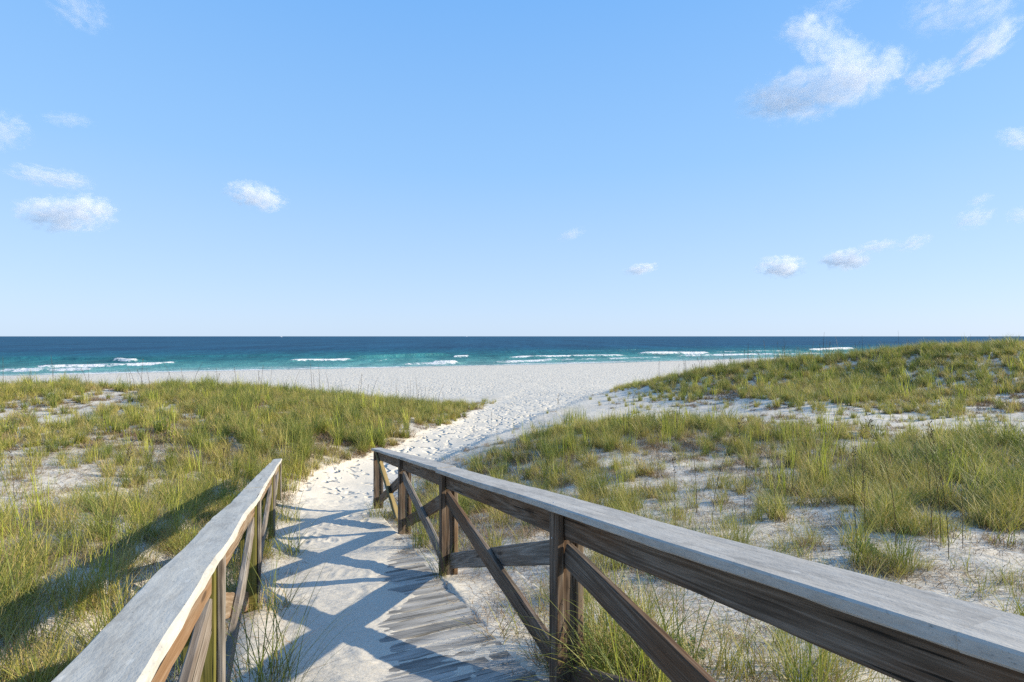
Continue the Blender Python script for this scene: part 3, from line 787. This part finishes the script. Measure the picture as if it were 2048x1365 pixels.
# dry runners and litter lying on the open sand
nn = 11000
rr_ = np.sqrt(rng.uniform(1.5 ** 2, 17 ** 2, nn)); an = rng.uniform(R(-56), R(56), nn)
lx, ly = rr_ * np.sin(an), rr_ * np.cos(an)
ls = lx * U[0] + ly * U[1]; lt = lx * RR[0] + ly * RR[1]
ld = density(lx, ly)
kp = (ld > .12) & ~((lt > -.22) & (lt < 1.27) & (ls < 10)) & (path_mask(lx, ly) < .3) & (rng.uniform(size=nn) < .25 + ld)
lx, ly = lx[kp], ly[kp]
ll = np.where(np.hypot(lx, ly) < 6.5, 0, np.where(np.hypot(lx, ly) < 14, 1, 2))
scatter('dry_litter', lx, ly, np.array([random.choice(idx[('litter', int(l))]) for l in ll]), rng.uniform(0, 6.28, len(lx)), rng.uniform(.6, 1.2, len(lx)))

# grass clumps that can be told apart, each a thing of its own --------------------
def clump(name, loc, label, parts, cat='grass clump', group=None, seed=0):
    r = np.random.default_rng(400 + seed)
    Vs, Fs, As, mi = [], [], [], []; off = 0
    mats = []
    for (n, rad, h0, h1, w, seg, tilt, bend, mat, curl) in parts:
        V, F, A = tuft(n, rad, h0, h1, w, seg, tilt, bend, curl, r)
        Vs.append(V); Fs.append(F + off); As.append(A); off += len(V)
        if mat not in mats: mats.append(mat)
        mi += [mats.index(mat)] * len(F)
    me = mesh_np(name, np.concatenate(Vs), np.concatenate(Fs), True, {'blade': np.concatenate(As)})
    for m_ in mats: me.materials.append(m_)
    me.polygons.foreach_set('material_index', np.array(mi, dtype=np.int32)); me.update()
    o = link(name, me, None, None, Matrix.Translation(loc))
    tag(o, label, cat, group)
    return o

def on_ground(x, y, dz=0.0): return Vector((x, y, float(ground(np.array(x), np.array(y))) + dz))
def st(s, t): p = ramp(s, t); return on_ground(p.x, p.y)
up_ = ((.02, .5), (.3, 1.2))
clump('grass_clump', st(2.75, -.13), 'long green grass clump in the sand beside the nearest post of the sunlit railing',
      [(60, .16, .35, .80, .005, 7, (.05, .7), (.3, 1.5), G_lush, 0), (50, .17, .2, .5, .004, 6, (.4, 1.3), (.2, 1.3), G_dead, .35)], seed=1)
clump('grass_clump', st(3.35, -.17), 'tall leaning grass clump whose blades reach out over the sandy ramp',
      [(46, .15, .45, .95, .0055, 7, (.15, .75), (.3, 1.1), G_lush, 0), (40, .16, .2, .45, .004, 6, (.5, 1.3), (.2, 1.2), G_dead, .35)], seed=2)
clump('grass_clump', st(4.6, -.2), 'brownish grass clump at the foot of the second post of the sunlit railing',
      [(60, .16, .25, .55, .005, 6, (.1, .9), (.3, 1.4), G_green, 0), (60, .2, .2, .45, .004, 6, (.5, 1.4), (.2, 1.2), G_dead, .35)], seed=3)
clump('grass_clump', st(6.6, -.22), 'dense green grass clump between the sunlit railing and the foot of the sandy ramp',
      [(110, .28, .3, .65, .006, 6, (.05, .9), (.3, 1.4), G_lush, 0), (60, .25, .2, .45, .005, 5, (.5, 1.3), (.2, 1.2), G_olive, .2)], seed=4)
clump('grass_clump', st(8.7, -.3), 'bushy grass clump at the far end of the sunlit railing',
      [(150, .34, .3, .7, .007, 5, (.05, .8), (.3, 1.3), G_green, 0), (60, .3, .2, .45, .006, 5, (.5, 1.3), (.2, 1.2), G_olive, .2)], seed=5)
clump('grass_clump', st(2.15, 1.62), 'large bright green grass clump arching around the front post of the shaded railing',
      [(120, .26, .45, .85, .0055, 7, (.1, .7), (.6, 1.8), G_lush, 0), (80, .28, .4, .75, .005, 7, (.2, .9), (.5, 1.7), G_green, 0), (60, .28, .2, .5, .004, 6, (.5, 1.3), (.3, 1.3), G_dead, .3)], seed=6)
clump('grass_clump', st(4.72, 1.23), 'cluster of few long green blades sprouting at the post where the plank ramp is bare',
      [(16, .05, .35, .65, .005, 7, (.1, .7), (.3, 1.2), G_lush, 0), (12, .08, .2, .4, .004, 6, (.5, 1.3), (.2, 1.2), G_dead, .3)], seed=7)
clump('grass_clump', st(8.2, 1.18), 'brown and green grass clump smothering the foot of the yellowish brace',
      [(90, .22, .3, .55, .006, 6, (.1, .9), (.3, 1.4), G_green, 0), (110, .26, .2, .45, .005, 6, (.5, 1.4), (.2, 1.3), G_dead, .35)], seed=8)
clump('grass_clump', st(2.75, 1.36), 'rusty brown heap of dead grass against the lower end of a brace',
      [(70, .10, .15, .38, .004, 6, (.3, 1.2), (.3, 1.6), G_dead, .5), (10, .1, .3, .6, .005, 6, (.4, 1.1), (.3, 1.2), G_green, 0)], seed=9)
clump('grass_clump', st(3.25, 1.30), 'low thin grass clump spilling onto the plank edge',
      [(26, .12, .2, .55, .004, 6, (.6, 1.3), (.1, .8), G_green, 0), (40, .15, .12, .3, .0035, 6, (.6, 1.4), (.2, 1.2), G_dead, .4)], seed=10)
for k_, (px, py, lab, sc_) in enumerate([
    (1900, 945, 'largest dark green grass hummock on the open sand flat near the picture edge', 1.6),
    (1780, 960, 'green grass hummock just before the largest one, leaning toward the railing', 1.2),
    (2000, 985, 'broad green grass hummock cut by the edge of the picture', 1.4),
    (1180, 935, 'brownish round grass tuft on the sand behind the shaded railing', .75),
    (1290, 950, 'brown based grass tuft standing alone beside a bare patch of sand', .85),
    (1480, 905, 'round grass tuft with brown skirt behind the bare patch', .9),
    (1590, 935, 'upright yellow green tuft next to the bare patch', .7)]):
    x, y, z = at(px, py)
    n1 = int(130 * sc_); g = (G_lush if sc_ > 1 else G_olive)
    clump('grass_clump', Vector((x, y, z)), lab,
          [(n1, .22 * sc_ ** 1.4, .3 * sc_ ** .5, .62 * sc_ ** .5, .008, 5, (.05, .8), (.4, 1.5), g, 0), (n1, .24 * sc_ ** 1.4, .2, .45, .008, 5, (.1, 1.1), (.3, 1.3), G_green, 0),
           (n1 // 2 * (2 if sc_ < 1 else 1), .26 * sc_ ** 1.3, .12, .3, .007, 4, (.4, 1.4), (.2, 1.5), G_dead, .4)], seed=20 + k_)

# silvery green shrublet on the sand right of the shaded railing
def leafy(name, loc, label, n, rad, hgt, leaf, mat, seed):
    r = np.random.default_rng(seed); V = []; F = []; A = []
    par = empty(name, loc); tag(par, label, 'plant')
    SV, SF, SA = tuft(n, rad * .3, hgt * .5, hgt, .006, 4, (.1, 1.1), (.1, .6), 0, r)
    me = mesh_np('stem', SV, SF, True, {'blade': SA}); me.materials.append(mat); link('stem', me, None, par, Matrix.Translation(loc))
    b = 0
    for i in range(n):
        for q in range(5, (4 + 1) * 2, 1):
            c = (SV[i * 10 + q] ) if i * 10 + q < len(SV) else SV[-1]
            for _ in range(4):
                d = r.normal(size=3); d[2] = abs(d[2]) * .8; d /= np.linalg.norm(d)
                sd_ = np.cross(d, r.normal(size=3)); sd_ /= np.linalg.norm(sd_)
                p0 = c + r.normal(0, .006, 3); l_ = leaf * r.uniform(.7, 1.2)
                V += [p0, p0 + d * l_ * .5 + sd_ * l_ * .22, p0 + d * l_, p0 + d * l_ * .5 - sd_ * l_ * .22]
                g = r.uniform(0, .6); A += [(.5, g, 0)] * 4; F.append((b, b + 1, b + 2, b + 3)); b += 4
    me = mesh_np('leaves', np.array(V), np.array(F), False, {'blade': np.array(A)}); me.materials.append(mat)
    link('leaves', me, None, par, Matrix.Translation(loc))['kind'] = 'stuff'
G_shrub = blade_material('shrub_leaves', [(0, (.10, .17, .06)), (.5, (.18, .27, .11)), (1, (.30, .38, .20))], (.12, .16, .06), (.2, .28, .1), .25)
x, y, z = at(1738, 1122); leafy('beach_shrub', Vector((x, y, z)), 'small round silvery green shrub on bare sand beyond the shaded railing', 34, .16, .20, .032, G_shrub, 51)
x, y, z = at(1322, 1160); leafy('beach_shrub', Vector((x, y, z)), 'tiny leafy weed seen between the rail board and a brace of the shaded railing', 12, .08, .16, .026, G_shrub, 52)
x, y, z = at(1380, 1320); leafy('beach_shrub', Vector((x, y, z)), 'low leafy weed in the grass below the shaded railing near the picture bottom', 16, .10, .14, .026, G_shrub, 53)
x, y, z = at(1150, 848); clump('grass_clump', Vector((x, y, z)), 'dark upright grass clump with thin stems at the edge of the beach path',
      [(150, .45, .4, .85, .012, 4, (.02, .4), (.1, .9), G_lush, 0), (60, .5, .3, .6, .012, 4, (.1, .8), (.2, 1.0), G_olive, 0)], seed=54)

# sea oat stalks ------------------------------------------------------------------
def oat_mesh(h, seed, head=True, wid=.006):
    r = np.random.default_rng(seed); n = 7
    az = r.uniform(0, 6.28); lean = r.uniform(.02, .26); V = []; F = []; A = []
    pts = []
    for k_ in range(n + 1):
        q = k_ / n; pts.append(np.array([math.cos(az) * lean * h * q * q * 1.2, math.sin(az) * lean * h * q * q * 1.2, h * q]))
    for k_, p_ in enumerate(pts):
        w = wid * (1 - .6 * k_ / n) * .5
        for j in range(3): V.append(p_ + np.array([w * math.cos(j * 2.094), w * math.sin(j * 2.094), 0])); A.append((.5, r.uniform(0, .3), 0))
    for k_ in range(n):
        for j in range(3):
            a = k_ * 3 + j; b = k_ * 3 + (j + 1) % 3; F.append((a, b, b + 3, a + 3))
    V = [np.array(v) for v in V]
    me = mesh_np('stem', np.array(V), np.array(F), True, {'blade': np.array(A)}); me.materials.append(G_stalk)
    SV, SF, SA = [], [], []; b = 0
    if head:
        for _ in range(26):
            q = r.uniform(.78, 1.0); p0 = pts[-1] * q; d = np.array([r.normal(0, .5), r.normal(0, .5), .5]); d /= np.linalg.norm(d)
            sd_ = np.cross(d, r.normal(size=3)); sd_ /= np.linalg.norm(sd_); l_ = r.uniform(.02, .045)
            p0 = p0 + d * .008
            SV += [p0, p0 + d * l_ * .5 + sd_ * .006, p0 + d * l_, p0 + d * l_ * .5 - sd_ * .006]
            SA += [(.5, r.uniform(.3, 1), 0)] * 4; SF.append((b, b + 1, b + 2, b + 3)); b += 4
    hm = None
    if head:
        hm = mesh_np('seed_head', np.array(SV), np.array(SF), False, {'blade': np.array(SA)}); hm.materials.append(G_stalk)
    return me, hm
OATS = {'far': [oat_mesh(h, 700 + k_, k_ % 2 == 0, .021) for k_, h in enumerate((1.0, 1.2, 1.35, 1.1, .9, 1.5))],
        'mid': [oat_mesh(h, 720 + k_, k_ % 2 == 0, .008) for k_, h in enumerate((.9, 1.1, 1.25, .8, 1.0))]}
def oat(x, y, lod_, label, group, k_=1.0):
    me, hm = random.choice(OATS[lod_])
    root = link('sea_oat_stalk', me, None, None, Matrix.Translation(on_ground(x, y, -.02)) @ Matrix.Rotation(random.uniform(0, 6.28), 4, 'Z') @ Matrix.Scale(random.uniform(.7, 1.1) * k_, 4))
    tag(root, label, 'sea oat', group)
    if hm:
        hd = bpy.data.objects.new('seed_head', hm); col.objects.link(hd); hd.parent = root; hd['kind'] = 'stuff'
    return root
def crest(px, lo, hi):
    """highest point of the ground in a sight direction, between two distances"""
    ys = np.linspace(lo, hi, 60); xs_ = (px - 1024) / FPX * ys; z = ground(xs_, ys)
    k_ = int(np.argmax((z - EYE) / ys)); return xs_[k_], ys[k_]
for _ in range(130):
    px = random.choice([random.uniform(1290, 2040), random.uniform(1500, 2040), random.uniform(1400, 1800)]); x, y = crest(px, 20, 32)
    x += random.uniform(-.4, .4); y += random.uniform(-2.5, 1.5)
    oat(x, y, 'far', 'thin dark sea oat stalk standing on the tall dune crest before the sea', 'sea oat stalks along the tall dune crest', 1.0 if px < 1680 else .72 if px < 1820 else .5)
for _ in range(55):
    px = random.uniform(20, 900); x, y = crest(px, 14, 24)
    oat(x, y + random.uniform(-2.5, 1.0), 'far', 'thin pale sea oat stalk standing on the low dune crest before the beach', 'sea oat stalks along the low dune crest')
for _ in range(26):
    px = random.uniform(970, 1650); x, y = crest(px, 11, 16)
    oat(x, y + random.uniform(-1, 1), 'mid', 'slender sea oat stalk among the grass beside the sandy gap', 'sea oat stalks beside the sandy gap')
for _ in range(40):
    x, y, z = at(random.choice([random.uniform(1250, 2040), random.uniform(1250, 2040), random.uniform(20, 560)]), random.uniform(900, 1120))
    oat(x, y, 'mid', 'slender brown sea oat stalk rising from the nearer grass', 'sea oat stalks in the nearer grass')
# the big yellow green flower stalk left of the sunlit railing
x, y, z = at(205, 1150)
r9 = np.random.default_rng(5)
root = empty('flowering_grass_stalk', (x, y, z)); tag(root, 'tall yellow green grass stalk leaning over the sand beyond the sunlit railing', 'grass stalk')
G_young = blade_material('young_stalk', [(0, (.30, .38, .05)), (1, (.42, .46, .09))], (.30, .36, .06), (.34, .42, .07), .3)
V, F, A = tuft(1, .0, .75, .76, .017, 10, (.16, .17), (.05, .06), 0, r9, .1)
me = mesh_np('stem', V, F, True, {'blade': A}); me.materials.append(G_young); link('stem', me, None, root, Matrix.Translation((x, y, z)) @ Matrix.Rotation(3.0 - .2, 4, 'Z'))
V, F, A = tuft(9, .02, .4, .8, .007, 8, (.2, .9), (.3, 1.3), 0, r9)
me = mesh_np('leaf_blades', V, F, True, {'blade': A}); me.materials.append(G_lush); link('leaf_blades', me, None, root, Matrix.Translation((x, y, z)))

# ---------------------------------------------------------------- boats on the horizon
M_hull = flat_mat('boat_white', (.82, .83, .84), .35)
M_glass = flat_mat('boat_glass', (.03, .04, .05), .1)
def loft(secs):
    k_ = len(secs[0]); V = [p for s_ in secs for p in s_]; F = []
    for i in range(len(secs) - 1):
        for j in range(k_): F.append((i * k_ + j, i * k_ + (j + 1) % k_, (i + 1) * k_ + (j + 1) % k_, (i + 1) * k_ + j))
    return V, F + [tuple(range(k_))[::-1], tuple(range((len(secs) - 1) * k_, len(secs) * k_))]
def boat(px, D, L, head, label):
    x = (px - 1024) / FPX * D
    b = empty('motor_boat', (x, D, .1)); tag(b, label, 'boat', 'boats on the horizon'); b.rotation_euler.z = head
    def add(n, VF, m, par=b):
        me = bpy.data.meshes.new(n); me.from_pydata(VF[0], [], VF[1]); me.update(); me.materials.append(m)
        o = bpy.data.objects.new(n, me); col.objects.link(o); o.parent = par; return o
    secs = []
    for q in (0, .3, .6, .85, 1):
        w = L * .15 * (1 - max(0, q - .45) ** 2 * 3.1); hgt = L * (.11 + .06 * q)
        secs.append([(L * (q - .5), -w, hgt), (L * (q - .5), -w * .8, 0), (L * (q - .5), 0, -L * .03), (L * (q - .5), w * .8, 0), (L * (q - .5), w, hgt)])
    add('hull', loft(secs), M_hull)
    def boxl(x0, x1, w0, z0, z1, sl):
        return loft([[(x0, -w0, z0), (x0, w0, z0), (x0, w0, z1), (x0, -w0, z1)], [(x1, -w0, z0), (x1, w0, z0), (x1 - sl, w0 * .9, z1), (x1 - sl, -w0 * .9, z1)]])
    c = add('cabin', boxl(-L * .2, L * .22, L * .1, L * .12, L * .27, L * .07), M_hull)
    add('window', boxl(-L * .15, L * .16, L * .103, L * .19, L * .235, L * .03), M_glass, c)
    add('flybridge', boxl(-L * .16, L * .05, L * .08, L * .27, L * .32, L * .02), M_hull)
    add('mast', boxl(-L * .05, -L * .03, L * .008, L * .32, L * .52, 0), M_hull)
boat(562, 3600, 17, .2, 'tiny white motor boat on the horizon above the long foam line, the leftmost one')
boat(932, 3800, 19, 2.9, 'tiny white motor boat on the horizon near the middle of the sea')
boat(1934, 3500, 16, .3, 'tiny white motor boat on the horizon just over the tall dune crest')

# ---------------------------------------------------------------- clouds
def cloud_material(name, dens, scale, thr, stretch):
    m = bpy.data.materials.new(name); m.use_nodes = True; nt = m.node_tree; nt.nodes.clear()
    out = nt.nodes.new('ShaderNodeOutputMaterial'); pv = nt.nodes.new('ShaderNodeVolumePrincipled')
    nt.links.new(pv.outputs[0], out.inputs['Volume'])
    pv.inputs['Color'].default_value = (.99, .99, .995, 1); pv.inputs['Anisotropy'].default_value = 0
    tc = nt.nodes.new('ShaderNodeTexCoord').outputs['Object']
    oi = nt.nodes.new('ShaderNodeObjectInfo').outputs['Random']
    ln = nt.nodes.new('ShaderNodeVectorMath'); ln.operation = 'LENGTH'; nt.links.new(tc, ln.inputs[0])
    fall = mth(nt, 'SUBTRACT', 1.0, ln.outputs['Value'], clamp=True)
    n = nt.nodes.new('ShaderNodeTexNoise'); n.noise_dimensions = '4D'; n.inputs['Scale'].default_value = scale
    n.inputs['Detail'].default_value = 7; n.inputs['Roughness'].default_value = .66; n.inputs['Distortion'].default_value = .5
    nt.links.new(mapping(nt, tc, stretch, rot=(0, .35, 0)), n.inputs['Vector']); nt.links.new(mth(nt, 'MULTIPLY', oi, 60.0), n.inputs['W'])
    f = mth(nt, 'ADD', mth(nt, 'MULTIPLY', mth(nt, 'SUBTRACT', n.outputs[0], .5), 5.6), mth(nt, 'MULTIPLY', fall, 1.1))
    f = mth(nt, 'SUBTRACT', f, thr, clamp=True)
    f = mth(nt, 'MULTIPLY', mth(nt, 'MULTIPLY', f, 2.2, clamp=True), mth(nt, 'MULTIPLY', fall, 5.0, clamp=True))
    nt.links.new(mth(nt, 'MULTIPLY', f, dens), pv.inputs['Density'])
    return m
C_small = cloud_material('cloud_small', .0095, 2.1, .32, (1.9, 1.2, 1.25))
C_puff = cloud_material('cloud_puff', .0068, 2.2, .36, (1.9, 1.2, 1.25))
C_thin = cloud_material('cloud_thin', .0050, 2.3, .42, (1.7, 1.1, 1.5))
def sphere_mesh():
    import bmesh
    bm = bmesh.new(); bmesh.ops.create_icosphere(bm, subdivisions=2, radius=1.06); me = bpy.data.meshes.new('cloud'); bm.to_mesh(me); bm.free(); return me
sph = {m_: sphere_mesh() for m_ in (C_puff, C_thin, C_small)}
for m_, me in sph.items(): me.materials.append(m_)
def cloud(label, lobes, thin=False, ALT=900.0):
    """lobes: (px, py, half width px, half height px, tilt); every cloud floats at one height"""
    par = None; n = len(lobes)
    for i, (px, py, a, b, tl) in enumerate(lobes):
        if i == 0:
            el = (673 - py) / FPX; D = min(ALT / el, 5200)
        Y = D; X = (px - 1024) / FPX * Y; Z = EYE + (673 - py) / FPX * Y
        sx = a / FPX * Y; sz = b / FPX * Y; sy = max(sz, sx * .6)
        me = sph[C_thin if thin else C_small if n == 1 else C_puff]
        if n == 1:
            o = bpy.data.objects.new('cloud', me); tag(o, label, 'cloud')
        else:
            if par is None:
                par = empty('cloud', (X, Y, Z)); tag(par, label, 'cloud')
            o = bpy.data.objects.new('cloud_lobe', me); o.parent = par
        col.objects.link(o)
        o.location = Vector((X, Y, Z)) - (Vector(par.location) if par else Vector((0, 0, 0)))
        o.scale = (sx, sy, sz); o.rotation_euler = (0, -tl, 0)
cloud('largest white cloud, ragged, high over the tall dune', [(1620, 186, 160, 60, .14), (1725, 150, 110, 62, .25), (1645, 82, 95, 46, -.7), (1545, 203, 80, 34, .1), (1605, 58, 62, 30, .1), (1695, 108, 70, 40, -.5)])
cloud('small wisp of cloud just above the largest one', [(1672, 12, 60, 26, .2)], True)
cloud('broad pale cloud cut off by the top edge of the picture', [(1905, 15, 110, 62, .2), (1985, 15, 70, 45, .5)], True)
cloud('slanting white streak of cloud beneath the broad pale one', [(1975, 90, 90, 36, .65)])
cloud('compact white cloudlet right of the largest cloud', [(1858, 152, 60, 34, .35)])
cloud('thin wisp of cloud at the right edge of the sky', [(2040, 278, 50, 22, -.3)])
cloud('round white cloud low on the left side of the sky', [(130, 428, 105, 44, 0), (190, 412, 50, 28, -.2)])
cloud('flat thin cloud streak just over the round low one', [(85, 352, 85, 24, -.12), (150, 362, 45, 26, -.3)], True)
cloud('thin horizontal cloud streak in the upper left sky', [(135, 240, 62, 14, 0)], True)
cloud('wispy cloud cut off by the left edge of the sky', [(5, 262, 60, 46, .2)], True)
cloud('faint feathery cloud near the top left corner', [(160, 22, 65, 48, -.3)], True)
cloud('small white puff alone in the left middle of the sky', [(512, 393, 72, 32, -.2)])
cloud('smallest wisp above the horizon in the middle of the sky', [(1142, 469, 36, 14, .3)], True)
cloud('small flat cloudlet low over the sea, leftmost of the low row', [(1280, 539, 42, 14, .2)])
cloud('brightest puff of the low row above the sea', [(1562, 534, 62, 26, 0)])
cloud('second puff of the low row, just right of the brightest', [(1692, 520, 56, 26, .05)])
cloud('thin wispy tail of cloud right of the low puffs', [(1755, 492, 48, 16, .15), (1828, 486, 42, 18, .4)], True)
cloud('pale ragged cloud above the tail, near the right edge', [(1948, 436, 48, 26, .3), (1960, 400, 34, 12, .4)], True)
cloud('pale scrap of cloud at the right edge over the dune', [(2042, 430, 30, 24, 0)], True)

print('grass', len(gx), 'litter', len(lx))
